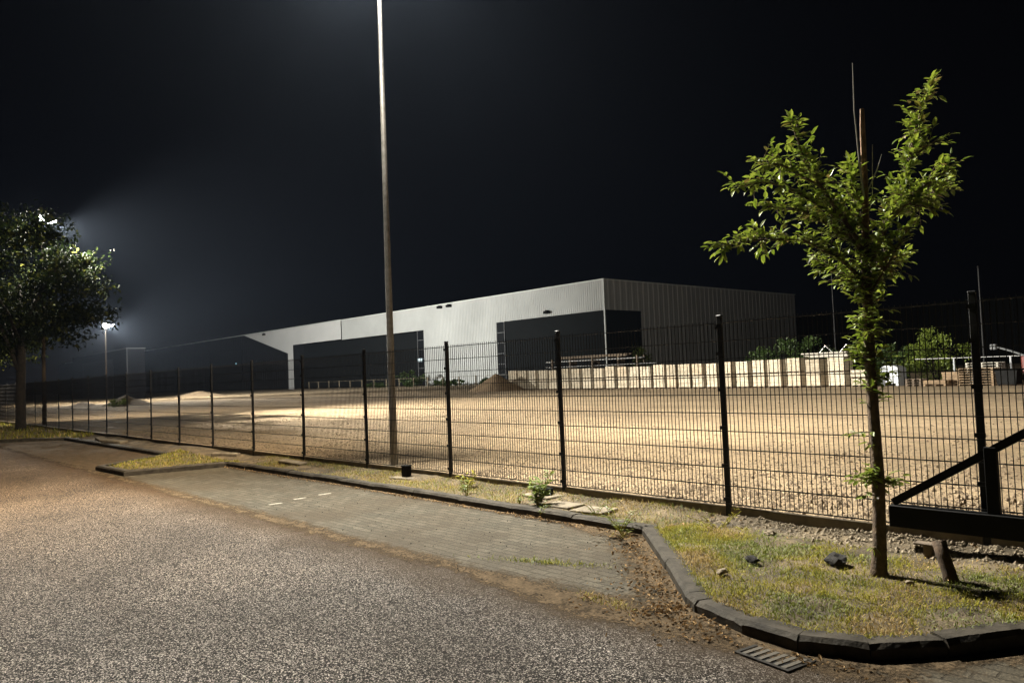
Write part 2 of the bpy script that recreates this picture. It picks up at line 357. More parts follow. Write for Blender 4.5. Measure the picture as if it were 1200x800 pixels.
for i in range(len(KL) - 1):
    a, b = Vector(KL[i]), Vector(KL[i + 1]); ai, bi = off(i, KW), off(i + 1, KW); L = (b - a).length
    if i == 0: n = 1
    else: n = max(1, round(L / 1.0))
    for k in range(n):
        g = .004 / max(L, .1)
        t0, t1 = k / n + (g if k else g * .5), (k + 1) / n - g
        dz = random.uniform(-.006, .006); dz2 = dz + random.uniform(-.004, .004); lat = random.uniform(-.006, .006)
        q = []; m_ = 1 if i == 0 else 6; F_ = []
        for e in range(m_ + 1):
            t = t0 + (t1 - t0) * e / m_; z = KH + dz + (dz2 - dz) * e / m_
            o_, n_ = a.lerp(b, t), ai.lerp(bi, t); dv = (n_ - o_); wn = .007 if e in (0, m_) else 0
            jt = lambda: random.uniform(-.0014, .0014)
            o_ = o_ + dv.normalized() * (lat + jt())
            c = dv * (.16 + random.uniform(-.02, .025) + wn * 2)
            q += [(*o_, -.05), (*o_, z - .028 - wn + jt() * 2), (*(o_ + c), z - wn * .4 + jt() * .6), (*(o_ + dv * .6), z + jt()), (*n_, z - .004 + jt()), (*n_, -.05)]
            if e:
                u = (e - 1) * 6; F_ += [(u + w_, u + w_ + 1, u + w_ + 7, u + w_ + 6) for w_ in range(5)]
        F_ += [(5, 4, 3, 2, 1, 0), tuple(m_ * 6 + w_ for w_ in range(6))]
        kb.add(q, F_)
tag(kb.build('kerb', M['kerb']), 'worn grey kerb stones stepping round the parking bay and grass corner', 'kerb', kind='structure')
# verge: soil with small humps, from the kerb's back to the fence
vb = MB(); vx = [-200, -150, -100, -70, -50] + list(np.arange(-40, -19, .35)) + list(np.arange(-19, -.72, .08)) + [-.72]
NV = 16
def vz(x, y, yf):
    t = (y - yf) / .5
    h = .085 + .03 * noise.noise(Vector((x * 1.3, y * 1.7, 0))) + .02 * noise.noise(Vector((x * 5, y * 5, 3)))
    if -16.6 < x < -5: h += .02
    d = math.exp(-((x + 20.6) / 1.6) ** 2 - ((y - 6.9) / .4) ** 2) * .12
    return h * min(1, .75 + .25 * min(t, 1)) + d + (.05 if y > 7.1 else 0) * min(1, (y - 7.1) / .25 if y > 7.1 else 0)
vs = []
for x in vx:
    yf = yfront(x) + KW * .6
    for j in range(NV + 1):
        y = yf + (YP - .03 - yf) * j / NV; vs.append((x, y, vz(x, y, yf)))
vb.add(vs, [(i * (NV + 1) + j, (i + 1) * (NV + 1) + j, (i + 1) * (NV + 1) + j + 1, i * (NV + 1) + j + 1) for i in range(len(vx) - 1) for j in range(NV)])
tag(vb.build('verge', M['soil'], smooth=True, fixn=False), 'bumpy soil verge between the kerb and the mesh fence', 'verge', kind='structure')
# dirt films: in the gutter, and banked against the kerb
def film(name, rows, cover, label):
    n = len(rows[0]); b = MB()
    b.add([p for r in rows for p in r], [(q * n + j, (q + 1) * n + j, (q + 1) * n + j + 1, q * n + j + 1) for q in range(len(rows) - 1) for j in range(n - 1)])
    o = b.build(name, M['dirt'], smooth=True, fixn=False)
    at = o.data.attributes.new('cover', 'FLOAT', 'POINT'); at.data.foreach_set('value', [c for r in cover for c in r])
    return tag(o, label, 'dirt', kind='structure')
rows, cov = [], []
for x in np.arange(-60, 2, .2):
    c = 4.33 + .06 * noise.noise(Vector((x * .6, 0, 0))); rows.append([]); cov.append([])
    for j in range(9):
        t = j / 8 * 2 - 1; wd = .30 if t > 0 else .26
        wd += max(0, 1 - abs(x + 3.9) / 1.4) * .25
        rows[-1].append((x, c + t * wd, .004)); cov[-1].append(max(0, 1 - abs(t) ** 1.3) * (.68 + .3 * noise.noise(Vector((x * .5, 4, 0))) + (.25 if -5.2 < x < -2.6 else 0)))
film('gutter', rows, cov, 'sandy dirt washed along the gutter between asphalt and paving')
rows, cov = [], []
for x in np.arange(-33, -18.4, .4):
    rows.append([(x, 4.3 + 2.1 * j / 8, .006) for j in range(9)]); cov.append([(.55 if j in (0, 8) else 1.1) * min(1, (x + 33.4) / 1.5) for j in range(9)])
film('bay_dirt', rows, cov, 'brown earth covering the further parking bay beyond the grass island')
rows, cov = [], []
for i in range(6, 18):
    a, b = Vector(KL[i]), Vector(KL[i + 1]); n = max(2, int((b - a).length / .12)); n_ = seg_norm(a, b)
    for k in range(n):
        p = a.lerp(b, k / n); w_ = .2 if i < 9 else .62 if i < 12 else .35
        if i == 8: w_ += max(0, (p.x + 6.3)) * .45
        rows.append([]); cov.append([])
        for j in range(6):
            o_ = p + n_ * .03 - n_ * (w_ * j / 5); rows[-1].append((o_.x, o_.y, .024 - .0165 * min(1, j / 2.))); cov[-1].append(1.0 * (1 - j / 5))
film('kerb_dirt', rows, cov, 'brown dirt banked against the foot of the slanting kerb')
mb = MB()
for (x, y) in ((-10.75, 4.90), (-10.9, 5.36), (-10.97, 5.82)):
    mb.box(x - .032, y - .1, .003, x + .032, y + .1, .006)
tag(mb.build('bay_marking', M['marking']), 'three short white dashes dividing the parking bay', 'road marking', kind='structure')
# drain grate
gr = empty('drain_grate', (-2.45, 4.26, .006), R(-10), label='rusty iron drain grate in the gutter by the kerb corner', cat='drain')
b = MB()
for a in ((-.2, -.13, .2, -.105), (-.2, .105, .2, .13), (-.2, -.105, -.175, .105), (.175, -.105, .2, .105)): b.box(a[0], a[1], -.02, a[2], a[3], .006)
b.build('frame', M['grate'], gr)
b = MB()
for k in range(6):
    x = -.145 + k * .058; b.box(x - .015, -.1045, -.02, x + .015, .1045, .005)
b.build('bars', M['bar_iron'], gr)
b = MB(); b.box(-.174, -.104, -.004, .174, .104, -.0005); b.build('pit', M['blackmatt'], gr)  # flat black sheet standing in for the shade down the drain
# ------------------------------------------------------------------ mesh fence
FY, S0, PITCH, PB = 7.42, -4.723, 2.53, .25
fence = empty('mesh_fence', (S0, FY, 0), label='long black double wire mesh fence with square posts along the yard', cat='fence')
pm = MB(); pm.bbox(-.03, -.02, -.1, .03, .02, PB + 2.07, .004)
for z in (.05, .42, .84, 1.26, 1.66, 1.96): pm.box(-.045, -.034, PB + z - .02, .045, -.0205, PB + z + .02)
post0 = pm.build('post', M['black'], fence)
cm = MB(); cm.bbox(-.033, -.023, PB + 2.07, .033, .023, PB + 2.095, .006); cm.build('post_cap', M['black'], post0)
wm = MB()
for k in range(50):
    x = .04 + k * .05; wm.box(x - .0032, -.003, 0, x + .0032, .003, 2.03)
for k in range(11):
    z = k * .2 + .002
    wm.box(.0, -.0105, z - .0045, PITCH, -.0032, z + .0045); wm.box(.0, .0032, z - .0045, PITCH, .0105, z + .0045)
panel0 = wm.build('wire_panel', M['black'], fence, fixn=False); panel0.location = (0, -.028, PB)
plm = MB(); plm.bbox(.032, -.02, -.08, PITCH - .032, .022, PB - .028, .006)
plinth0 = plm.build('base_board', M['concrete'], fence)
for k in range(-2, 24):
    if k:
        p = copy_tree(post0, fence); p.location.x = -k * PITCH
        p.rotation_euler = (random.uniform(-.006, .006), random.uniform(-.006, .006), 0)
    if k < 24 and k != 0:
        q = copy_tree(panel0, fence); q.location.x = -k * PITCH
        q = copy_tree(plinth0, fence); q.location.x = -k * PITCH; q.location.z = random.uniform(-.012, .008)
# ------------------------------------------------------------------ sliding gate tail
gate = empty('sliding_gate', (-2.87, 7.14, .28), label='black steel cantilever gate with sloping brace behind the young tree', cat='gate')
b = MB(); b.bbox(0, -.06, 0, 4.6, .06, .19, .006); b.build('bottom_beam', M['blackmatt'], gate)
b = MB(); b.bbox(.78, -.035, .19, .87, .035, .74, .004); b.build('upright', M['blackmatt'], gate)
b = MB()
ang = math.atan2(.64, 1.03)
Mx = Matrix.Translation((.03, 0, .21)) @ Matrix.Rotation(-ang, 4, 'Y')
b.box(0, -.03, -.03, 3.0, .03, .035, Mx); b.build('brace', M['blackmatt'], gate)
b = MB(); b.bbox(2.55, -.035, .19, 2.64, .035, 1.9, .004); b.build('upright', M['blackmatt'], gate)
b = MB(); b.bbox(2.55, -.035, 1.9, 4.6, .035, 1.98, .004); b.build('top_rail', M['blackmatt'], gate)
b = MB()
for k in range(14): b.box(2.75 + k * .13, -.012, .19, 2.775 + k * .13, .012, 1.9)
b.build('bars', M['blackmatt'], gate)
# leaning stump and small stand under the beam
b = MB(); b.tube([(-2.10, 6.28, .02), (-2.13, 6.29, .14), (-2.17, 6.31, .26), (-2.205, 6.33, .375)], [.058, .05, .048, .052], 14)
tag(b.build('leaning_stump', M['rust'], smooth=True), 'short brown leaning stump in the grass under the gate beam', 'stump')
br = empty('bracket_stand', (-2.52, 6.98, .07), 0, label='small pale ledge on a stub foot below the gate beam end', cat='stand')
b = MB(); b.bbox(-.1, -.05, .11, .1, .05, .128, .004); b.build('ledge', M['oldwood'], br)
b = MB(); b.bbox(-.03, -.03, -.03, .04, .03, .11, .004); b.build('foot', M['oldwood'], br)
# ------------------------------------------------------------------ lamps
def lamp_post(x, y, h, heads, label, rb=.073, rt=.037, kink=0, hs=1, pm='pole'):
    t = empty('lamp_post', (x, y, .15), label=label, cat='street lamp', group='lamp posts of the yard')
    b = MB(); b.tube([(0, 0, -.1), (0, 0, .9), (kink, 0, h * .5), (kink, 0, h)], [rb, rb * .97, (rb + rt) / 2 * .95, rt], 16); b.build('pole', M[pm], t, smooth=True)
    b = MB(); b.bbox(-.16, -.16, -.05, .16, .16, .05, .02); b.build('foot_block', M['concrete'], t)
    b = MB()
    b.tube([(0, 0, h), (0, 0, h + .16)], [rt * 1.25, rt * 1.2], 10)
    for (az, tilt) in heads:
        d = Vector((math.cos(az), math.sin(az), 0)); b.tube([(0, 0, h + .08), tuple(d * .34 + Vector((0, 0, h + .1)))], .025, 8)
    b.build('bracket', M[pm], t)
    for (az, tilt) in heads:
        Mx = Matrix.Translation(Vector((math.cos(az) * .52, math.sin(az) * .52, h + .1))) @ Matrix.Rotation(az, 4, 'Z') @ Matrix.Rotation(-tilt, 4, 'Y') @ Matrix.Scale(hs, 4)
        b = MB(); b.bbox(-.28, -.17, .0, .28, .17, .07, .015, Mx)
        for k in range(5): b.box(-.22 + k * .1, -.14, .07, -.19 + k * .1, .14, .1, Mx)
        hd = b.build('lamp_head', M['blackmatt'], t)
        b = MB(); b.tube([tuple(Mx @ Vector((0, 0, -.002))), tuple(Mx @ Vector((0, 0, -.03))), tuple(Mx @ Vector((0, 0, -.06)))], [.15 * hs, .14 * hs, .07 * hs], 20); b.build('led_panel', M['led'], hd)
    return t
def spot(name, loc, target, power, size, blend=1, color=(1, .965, .86), r=.12):
    l = bpy.data.lights.new(name, 'SPOT'); l.energy = power; l.spot_size = R(size); l.spot_blend = blend; l.color = color; l.shadow_soft_size = r
    o = bpy.data.objects.new(name, l); col.objects.link(o); o.location = loc
    o.rotation_euler = (Vector(target) - Vector(loc)).to_track_quat('-Z', 'Y').to_euler(); return o
def bulb(name, loc, power, color, r=.15):
    l = bpy.data.lights.new(name, 'POINT'); l.energy = power; l.color = color; l.shadow_soft_size = r
    o = bpy.data.objects.new(name, l); col.objects.link(o); o.location = loc; return o
WHITE = (1, .955, .84)
lamp_post(-11.88, 7.72, 9.75, [(R(-90), R(10)), (R(20), R(25)), (R(100), R(25)), (R(-150), R(15))], 'tall grey lamp post in the middle rising out of the picture')  # last head is added, to warm the left street
lamp_post(-42.6, 7.8, 9.95, [(R(-12), R(55)), (R(100), R(25)), (R(150), R(20))], 'lamp post behind the big dark tree, its white lamp shining through the crown', .1, hs=1.0, pm='poledark')  # last head is added, to light the yard at left
lamp_post(-105, 26, 9.55, [(R(-15), R(62)), (R(20), R(20)), (R(70), R(25)), (R(180), R(25))], 'far lamp post with glaring white floodlight in front of the dark hall', .1, .06, hs=2.0, pm='poledark')  # second and last heads are added, to light stacks and far yard
# each light sits just under its own lamp head
def head_light(px, py, h, az, target, power, size, blend=1, color=WHITE, r=.1):
    return spot('lamp_light', (px + math.cos(az) * .56, py + math.sin(az) * .56, h + .0), target, power, size, blend, color, r)
head_light(-11.88, 7.72, 9.75, R(-90), (-4.6, -1.2, 0), 21000, 124, .7)      # street, verge and young tree
head_light(-11.88, 7.72, 9.75, R(-150), (-24, -1.5, 0), 15000, 112, .8, (1, .83, .6))   # added warmer head to brighten the street at left
head_light(-11.88, 7.72, 9.75, R(20), (1, 24, 0), 19000, 136, .9)           # near yard, right
head_light(-11.88, 7.72, 9.75, R(100), (-20, 33, 0), 23000, 136, .9)         # near yard, left
head_light(-42.6, 7.8, 9.95, R(100), (-21, 37, 0), 170000, 104, 1)            # yard and block stacks
head_light(-42.6, 7.8, 9.95, R(150), (-64, 17, 0), 26000, 132, .9, (1, .9, .74))   # added head, fills the dark yard to the left
head_light(-42.6, 7.8, 9.95, R(-12), (-33, 4.5, 0), 9000, 120, .9)           # street under the big tree
head_light(-105, 26, 9.55, R(20), (-44, 48, 1), 120000, 62, 1)            # extra head added to light the block row's left end
head_light(-105, 26, 9.55, R(70), (-124, 82, 9), 160000, 138, 1, (1, 1, .93)) # warehouse front
head_light(-105, 26, 9.55, R(-15), (-88, 22, 0), 52000, 140, .9)             # far yard
head_light(-105, 26, 9.55, R(180), (-116, 18, 0), 60000, 112, .9)            # added head brightening the far yard towards the shed
# ------------------------------------------------------------------ warehouse
wh = empty('warehouse', (-70.73, 82, 0), label='huge white corrugated warehouse with dark loading bay and dark corner panel', cat='warehouse')
def corr(mb, u0, u1, z0, z1, face, period=.42, depth=.06, wall=82.0):
    """corrugated sheet; face 'f': along x at y=wall facing -y; 's': along y at x=wall facing +x. local to the warehouse"""
    n = max(1, int(round((u1 - u0) / period))); prof = []
    for i in range(n):
        s = u0 + (u1 - u0) * i / n; p = (u1 - u0) / n
        prof += [(s, 0), (s + p * .52, 0), (s + p * .62, depth), (s + p * .9, depth)]
    prof.append((u1, 0)); vs = []
    for (s, d) in prof:
        for z in (z0, z1):
            vs.append((s, wall - d, z) if face == 'f' else (wall + d, s, z))
    mb.add(vs, [(2 * i, 2 * i + 2, 2 * i + 3, 2 * i + 1) for i in range(len(prof) - 1)])
H = 14.65; X0 = -70.73
def loc(o): o.location = (-wh.location.x, -wh.location.y, 0); return o
b = MB(); corr(b, -92.3, X0 - .1, 10.33, H, 'f'); corr(b, -114.9, -92.3, .1, H, 'f'); corr(b, -145, -114.9, 10.5, H, 'f'); loc(b.build('front_wall', M['white_clad'], wh, fixn=False))
b = MB(); corr(b, -400, -145, 10.62, H + .02, 'f', wall=81.8); corr(b, -205, -167.7, .1, 10.62, 'f', wall=81.8); loc(b.build('fascia', M['pale_clad'], wh, fixn=False))
b = MB(); corr(b, 90.2, 137.3, .1, H, 's', 1.25, .07, X0); corr(b, 82.1, 90.2, 10.38, H, 's', 1.25, .07, X0); loc(b.build('side_wall', M['side_clad'], wh, fixn=False))
b = MB(); b.box(-92.2, 82.03, .1, X0 - .05, 82.3, 10.32); b.box(X0 - .3, 82.3, .1, X0 - .03, 90.2, 10.36)
loc(b.build('corner_panel', M['dark_clad'], wh))
b = MB(); b.box(X0 - .09, 81.9, .1, X0 + .09, 82.08, H); loc(b.build('corner_trim', M['trim'], wh))
b = MB(); b.box(-400, 81.66, H + .02, -145, 82.4, H + .2); b.box(-145, 81.86, H, X0 + .14, 82.4, H + .16); b.box(X0 - .4, 82.4, H, X0 + .14, 137.4, H + .16); loc(b.build('coping', M['trim'], wh))
b = MB(); b.box(-400, 82.4, H - .4, X0 - .4, 137.2, H - .1); loc(b.build('roof', M['dark_clad'], wh))
b = MB(); b.box(-400, 137.2, 0, X0, 137.35, H - .01); loc(b.build('rear_wall', M['side_clad'], wh))
b = MB()  # loading bay: back wall, cheeks and soffit
b.box(-168.6, 85.0, .0, -114.5, 85.2, 10.6); b.box(-168.6, 82.2, 10.66, -114.5, 85.0, 10.8); b.box(-114.8, 82.1, 0, -114.6, 85, 10.6); b.box(-168.5, 82.0, 0, -168.3, 85, 10.6)
loc(b.build('loading_bay', M['dark_clad'], wh))
for (xa, xb, zt, yw) in ((-117.2, -115.0, 10.45, 82.15), (-94.2, -92.2, 10.3, 81.93)):
    b = MB(); b.box(xa, yw, .2, xb, yw + .1, zt)
    w = loc(b.build('window_strip', M['glass'], wh))
    f = MB(); f.box(xa, yw - .06, .2, xa + .14, yw - .002, zt); f.box(xb - .12, yw - .06, .2, xb, yw - .002, zt)
    for k in range(1, 6): f.box(xa + .14, yw - .05, zt * k / 6 - .06, xb - .12, yw - .002, zt * k / 6 + .06)
    f.build('frame', M['strip_frame'], w)
b = MB(); b.box(-116.9, 81.9, 4.7, -115.6, 82.06, 5.3); loc(b.build('sign_light', M['cyan'], wh))
for (x, z) in ((-109.2, 14.2), (-106.5, 14.2), (-82, 10.95), (-183, 14.1)):
    b = MB(); b.bbox(x - .45, 81.2, z - .22, x + .45, 81.93, z + .2, .05); b.box(x - .1, 81.3, z + .2, x + .1, 81.95, z + .32); loc(b.build('wall_lamp', M['blackmatt'], wh))
# lean-to hall in front of the warehouse's left end
an = empty('lean_to_hall', (-170.3, 81.4, 0), label='dark lean-to hall with sloping roof against the white warehouse', cat='building')
b = MB(); b.prism([(0, 0), (0, 8.75), (-25.2, 14.6), (-240, 14.62), (-240, 0)], 0, .3); b.build('wall', M['dark_wall'], an)
b = MB()
for k in range(150):
    x = -.6 - k * 1.2; zt = 8.75 + 5.83 * min(1, -x / 25.2) - .1; b.box(x - .07, -.05, .1, x + .07, -.002, zt)
b.build('cladding_rib', M['dark_wall'], an)
b = MB(); b.box(-45, -.12, .1, -26, -.052, 10.9); b.build('door', M['blackmatt'], an)
b = MB(); b.bbox(-30, -.35, 7.2, -29.6, -.13, 7.6, .05); b.build('door_lamp', M['cyan'], an)
sh = empty('storage_shed', (-129, 35, .2), label='dark boxy shed with thin pale roof edge behind the far floodlight', cat='shed')
b = MB(); b.box(-36, .0, -.2, 0, 2.6, 7.9); b.build('wall', M['pitch'], sh)
b = MB(); b.box(-36.2, -.15, 7.9, .15, 2.7, 8.05); b.box(.003, -.1, 0, .1, .0, 7.9); b.build('roof_edge', M['dull_edge'], sh)
b = MB(); b.box(-28, -.08, .0, -8, -.003, 6.6); b.build('door', M['blackmatt'], sh)
dh = empty('dark_hall', (-82, 150, 0), label='black clad hall behind the shrubs right of the warehouse', cat='building')
b = MB(); b.box(0, 0, 0, 150, 40, 11.6); b.build('wall', M['blackmatt'], dh)
b = MB()
for k in range(110): b.box(.5 + k * 1.35, -.14, .1, .75 + k * 1.35, -.003, 11.5)
b.build('cladding_rib', M['dark_clad'], dh)
b = MB(); b.bbox(19, -.4, 7.2, 19.7, -.145, 7.8, .05); b.build('wall_lamp', M['trim'], dh)
# ------------------------------------------------------------------ block stacks in a long row
SP = [(-54.95, 1.4), (-53.4, 1.38), (-51.84, 1.2), (-50.14, 1.41), (-48.66, 1.18), (-46.94, 1.18), (-45.53, 1.26), (-44.03, 1.15), (-42.51, 1.24), (-41.08, 1.13), (-39.63, 1.18), (-38.35, 1.1), (-37.08, 1.15), (-35.66, 1.15), (-34.42, .98), (-33.15, 1.15), (-31.84, 1.06), (-30.58, .99), (-29.31, .95), (-27.95, 1.05), (-26.68, 1.01), (-25.43, 1.03), (-24.01, 1.05), (-22.62, 1.12), (-21.05, 1.11), (-19.64, 1.06)]
ORD = 'first second third fourth fifth sixth seventh eighth ninth tenth eleventh twelfth thirteenth fourteenth fifteenth sixteenth seventeenth eighteenth nineteenth twentieth'.split()
def make_stack(w, h, dep=1.05):
    t = empty('block_stack')
    for q in range(2):
        z0 = q * (h / 2)
        b = MB()
        for k in range(3): b.box(-w / 2 + k * (w - .1) / 2, 0, z0, -w / 2 + k * (w - .1) / 2 + .1, dep, z0 + .08)
        for k in range(5): b.box(-w / 2, k * (dep - .1) / 4, z0 + .08, w / 2, k * (dep - .1) / 4 + .1, z0 + .1)
        b.build('pallet', M['oldwood'], t)
        b = MB(); j = random.uniform(-.02, .02)
        nl = 8; lh = (h / 2 - .1) / nl
        for l in range(nl):
            jj = random.uniform(-.008, .008); b.bbox(-w / 2 + .02 + j + jj, .01 + jj, z0 + .1 + l * lh, w / 2 - .02 + j + jj, dep - .02, z0 + .1 + (l + 1) * lh - .004, .006)
        b.build('block_layers', M['blocks'], t)
    return t
for i, (x, w) in enumerate(SP):
    h = 1.82 + random.uniform(-.09, .06)
    if i == 25: h = 1.0
    t = make_stack(w - .04, h); t.location = (x, 43 - .12 * x, .2); t.rotation_euler.z = -.119 + random.uniform(-.015, .015)
    if i == 0: lab = 'pale block stack at the sand heap end of the long row'
    elif i == 25: lab = 'low block stack, half height, beside the young tree trunk in the row'
    elif i == 24: lab = 'pale block stack carrying the grey boards and trestles'
    elif i < 14: lab = 'pale block stack, %s from the sand heap in the long row' % ORD[i]
    else: lab = 'pale block stack in the row, %s from the low half height stack' % ORD[25 - i]
    tag(t, lab, 'block stack', 'pallet stacks of pale paving blocks in a row')
# things on and behind the row
t = empty('board_pile', (-21.5, 45.65, 2.05), -.119, label='pile of long grey boards lying across the stack tops', cat='boards')
for k in range(4):
    b = MB(); b.bbox(-1.4 + random.uniform(-.2, .2) - .2 * k, .0, k * .075, 1.25 + random.uniform(-.15, .1), .85 - .05 * k, k * .075 + .065, .005); b.build('board', M['board'], t)
for j, (x, lab) in enumerate(((-21.85, 'left pale A shaped trestle standing on the board pile'), (-20.55, 'right pale A shaped trestle standing on the board pile by the tree'))):
    t = empty('trestle', (x, 46.0, 2.34), -.1, label=lab, cat='trestle', group='A shaped trestles on the boards')
    for s in (-1, 1):
        b = MB(); b.tube([(s * .42, 0, 0), (0, 0, .42)], .025, 6); b.build('leg', M['steel'], t)
    b = MB(); b.tube([(0, -.05, .42), (0, .5, .42)], .025, 6); b.build('ridge_bar', M['steel'], t)
pr = empty('pipe_rack', (-45.5, 51.2, .2), -.03, label='rack of long pale steel pipes behind the block stacks', cat='rack')
for x in (-5.2, 0, 5.2):
    b = MB(); b.box(x - .05, -.5, 0, x + .05, -.4, 2.75); b.box(x - .05, .4, 0, x + .05, .5, 2.75); b.box(x - .045, -.5, 1.9, x + .045, .5, 1.98); b.box(x - .045, -.5, 2.4, x + .045, .5, 2.47); b.build('frame', M['oldwood'], pr)
for k in range(7):
    z, y = (2.04, -.36 + .18 * k) if k < 4 else (2.53, -.3 + .2 * (k - 4))
    b = MB(); b.tube([(-6.1 + random.uniform(-.4, .4), y, z), (7.2 * (1 if k < 4 else .78), y, z)], .055, 8); b.build('pipe', M['steel'], pr)
t = empty('timber_pile', (-47, 53, .2), -.02, label='brown rough timber heaped above the pipe rack before the dark corner', cat='timber')
for k in range(8):
    b = MB(); b.box(-4.1 + random.uniform(-.5, .5), -.5 + .22 * (k % 4), 2.78 + .12 * (k // 4), 4 + random.uniform(-.8, .3), -.32 + .22 * (k % 4), 2.89 + .12 * (k // 4)); b.build('plank', M['oldwood'], t)
for x in (-3, 0, 3):
    b = MB(); b.box(x - .1, -.5, 0, x + .1, .4, 2.775); b.build('support', M['oldwood'], t)
# heaps
def heap(name, x, y, r, ry, h, m, label, cat):
    b = MB(); n, k = 28, 9; vs = []
    for j in range(k + 1):
        f = j / k
        for i in range(n):
            a = 2 * math.pi * i / n; rr = f * (1 + .18 * noise.noise(Vector((math.cos(a) * 1.5 + x, math.sin(a) * 1.5, f))))
            px, py = math.cos(a) * rr * r, math.sin(a) * rr * ry
            z = h * max(0, (1 - f) ** 1.15) * (1 + .15 * noise.noise(Vector((px * .9, py * .9, x)))) + .05 * noise.noise(Vector((px * 3, py * 3, x))) * (1 - f)
            vs.append((px, py, z - (.06 if j == k else 0)))
    b.add(vs, [(j * n + i, j * n + (i + 1) % n, (j + 1) * n + (i + 1) % n, (j + 1) * n + i) for j in range(k) for i in range(n)])
    o = b.build(name, m, smooth=True); o.location = (x, y, .19); return tag(o, label, cat)
heap('sand_heap', -55.9, 48.3, 3.6, 2.2, 1.75, M['sand'], 'brown sand heap leaning against the left end of the block row', 'heap')
heap('soil_heap', -79.5, 21.5, 3.6, 2.2, 1.0, M['sand'], 'pale rounded soil heap in the yard below the far floodlight', 'heap')
heap('rubble_heap', -118, 42, 6, 4, .9, M['sand'], 'low wide soil heap further off in front of the dark hall', 'heap')
heap('dirt_mound', -88, 19.6, 3.5, 1.5, .45, M['sand'], 'small low dirt mound left of the pale soil heap', 'heap')
# right hand storage
t = empty('storage_tank', (-18.25, 46.3, .2), -.1, label='white plastic tank with rounded top on feet right of the tree trunk', cat='tank')
b = MB(); pts = [(-.55, .14), (.55, .14), (.55, .95), (.48, 1.08), (.3, 1.17), (0, 1.2), (-.3, 1.17), (-.48, 1.08), (-.55, .95)]; b.prism(pts, 0, .9); b.build('tank_body', M['white_plastic'], t)
for s in (-.42, .42):
    b = MB(); b.box(s - .1, .05, 0, s + .1, .85, .138); b.build('foot', M['white_plastic'], t)
b = MB(); b.box(-.56, -.012, .6, .56, -.002, .64); b.box(-.012, -.01, .14, .012, -.002, 1.1); b.build('strap', M['steel'], t)
def pallet_stack(x, y, w, n, label, m, lh=.14, dep=1.0, load=0):
    t = empty('pallet_stack' if not load else 'timber_bundle', (x, y, .2), random.uniform(-.12, -.02), label=label, cat='pallets' if not load else 'timber')
    for k in range(n):
        z = k * lh; b = MB()
        for s in (-w / 2, -.05, w / 2 - .1): b.box(s, 0, z, s + .1, dep, z + lh * .62)
        for j in range(5): b.box(-w / 2 + random.uniform(-.01, .01), j * (dep - .12) / 4, z + lh * .62, w / 2, j * (dep - .12) / 4 + .12, z + lh * .8)
        b.build('pallet', m, t)
    if load:
        b = MB(); nr = max(1, int(load / .09))
        for r in range(nr):
            for c in range(6): b.box(-w / 2 + random.uniform(-.03, .03), c * dep / 6, n * lh + r * .09, w / 2 + random.uniform(-.03, .03), c * dep / 6 + dep / 6 - .015, n * lh + r * .09 + .08)
        b.build('plank_bundle', M['wood'] if load > .25 else M['oldwood'], t)
    return t
pallet_stack(-16.6, 45.3, .85, 3, 'low dark pallet stack between white tank and timber', M['oldwood'])
pallet_stack(-15.4, 45.0, 1.15, 1, 'brown timber bundle on pallet feet right of the dark pallets', M['wood'], load=.26)
o = pallet_stack(-14.8, 46.0, 1.1, 2, 'paler timber bundle raised behind the brown bundle', M['wood'], load=.52)
pallet_stack(-13.25, 44.5, 1.75, 7, 'tall stack of pale pallets behind the right fence post', M['wood'], lh=.135)
o = pallet_stack(-13.4, 46.2, 1.6, 9, 'grey weathered pallet stack behind the tall pale pallets', M['board'], lh=.135)
t = empty('waste_bin', (-11.6, 43.6, .2), -.1, label='black plastic waste bin on the right of the pallets', cat='bin')
b = MB(); b.prism([(-.42, .08), (.42, .08), (.5, .78), (-.5, .78)], 0, .75); b.build('bin_body', M['blackmatt'], t)
b = MB(); b.bbox(-.53, -.04, .78, .53, .8, .86, .02); b.build('lid', M['blackmatt'], t)
for s in (-.36, .36):
    b = MB(); b.tube([(s - .03, .1, .06), (s + .03, .1, .06)], .06, 10); b.build('wheel', M['blackmatt'], t)
t = empty('pole_barrier', (-17.2, 47.4, .2), -.03, label='pale steel pole barrier rail above the timber at right', cat='barrier')
b = MB(); b.tube([(0, 0, 1.5), (7.5, 0, 1.47)], .028, 8); b.build('rail', M['steel'], t)
for x in (2.1, 4.9):
    b = MB(); b.tube([(x, 0, 0), (x, 0, 1.47)], .05, 8); b.build('post', M['white_plastic'], t)
t = empty('loader_machine', (-10.9, 46.5, .2), -.1, label='small red machine with pale raised boom at the right edge', cat='machine')
b = MB(); b.bbox(-.6, -.5, .55, 1.4, .6, 1.5, .08); b.bbox(-.3, -.4, 1.5, .9, .5, 2.0, .1); b.build('body', M['red'], t)
b = MB(); b.tube([(-.3, -.55, 1.45), (-1.0, -.55, 1.75), (-1.7, -.55, 2.0)], .05, 6); b.build('boom', M['strip_frame'], t)
b = MB(); b.bbox(-1.95, -.7, 1.85, -1.65, -.4, 2.15, .04); b.build('bucket', M['strip_frame'], t)
for x in (-.2, 1.0):
    for y in (-.5, .5):
        b = MB(); b.tube([(x, y - .13, .33), (x, y + .13, .33)], .35, 16); b.build('wheel', M['blackmatt'], t)
for (x, y, h, lab) in ((-28.6, 62, 9.0, 'thin unlit mast behind the bushes beside the young tree'), (-14.35, 50, 6.7, 'thin unlit mast behind the right fence post')):
    t = empty('slim_mast', (x, y, .15), label=lab, cat='mast', group='unlit masts at the back')
    b = MB(); b.tube([(0, 0, 0), (0, 0, h)], [.05, .03], 8); b.build('pole', M['black'], t)
    b = MB(); b.tube([(0, 0, h), (0, 0, h + .15)], .05, 8); b.build('tip', M['blackmatt'], t)
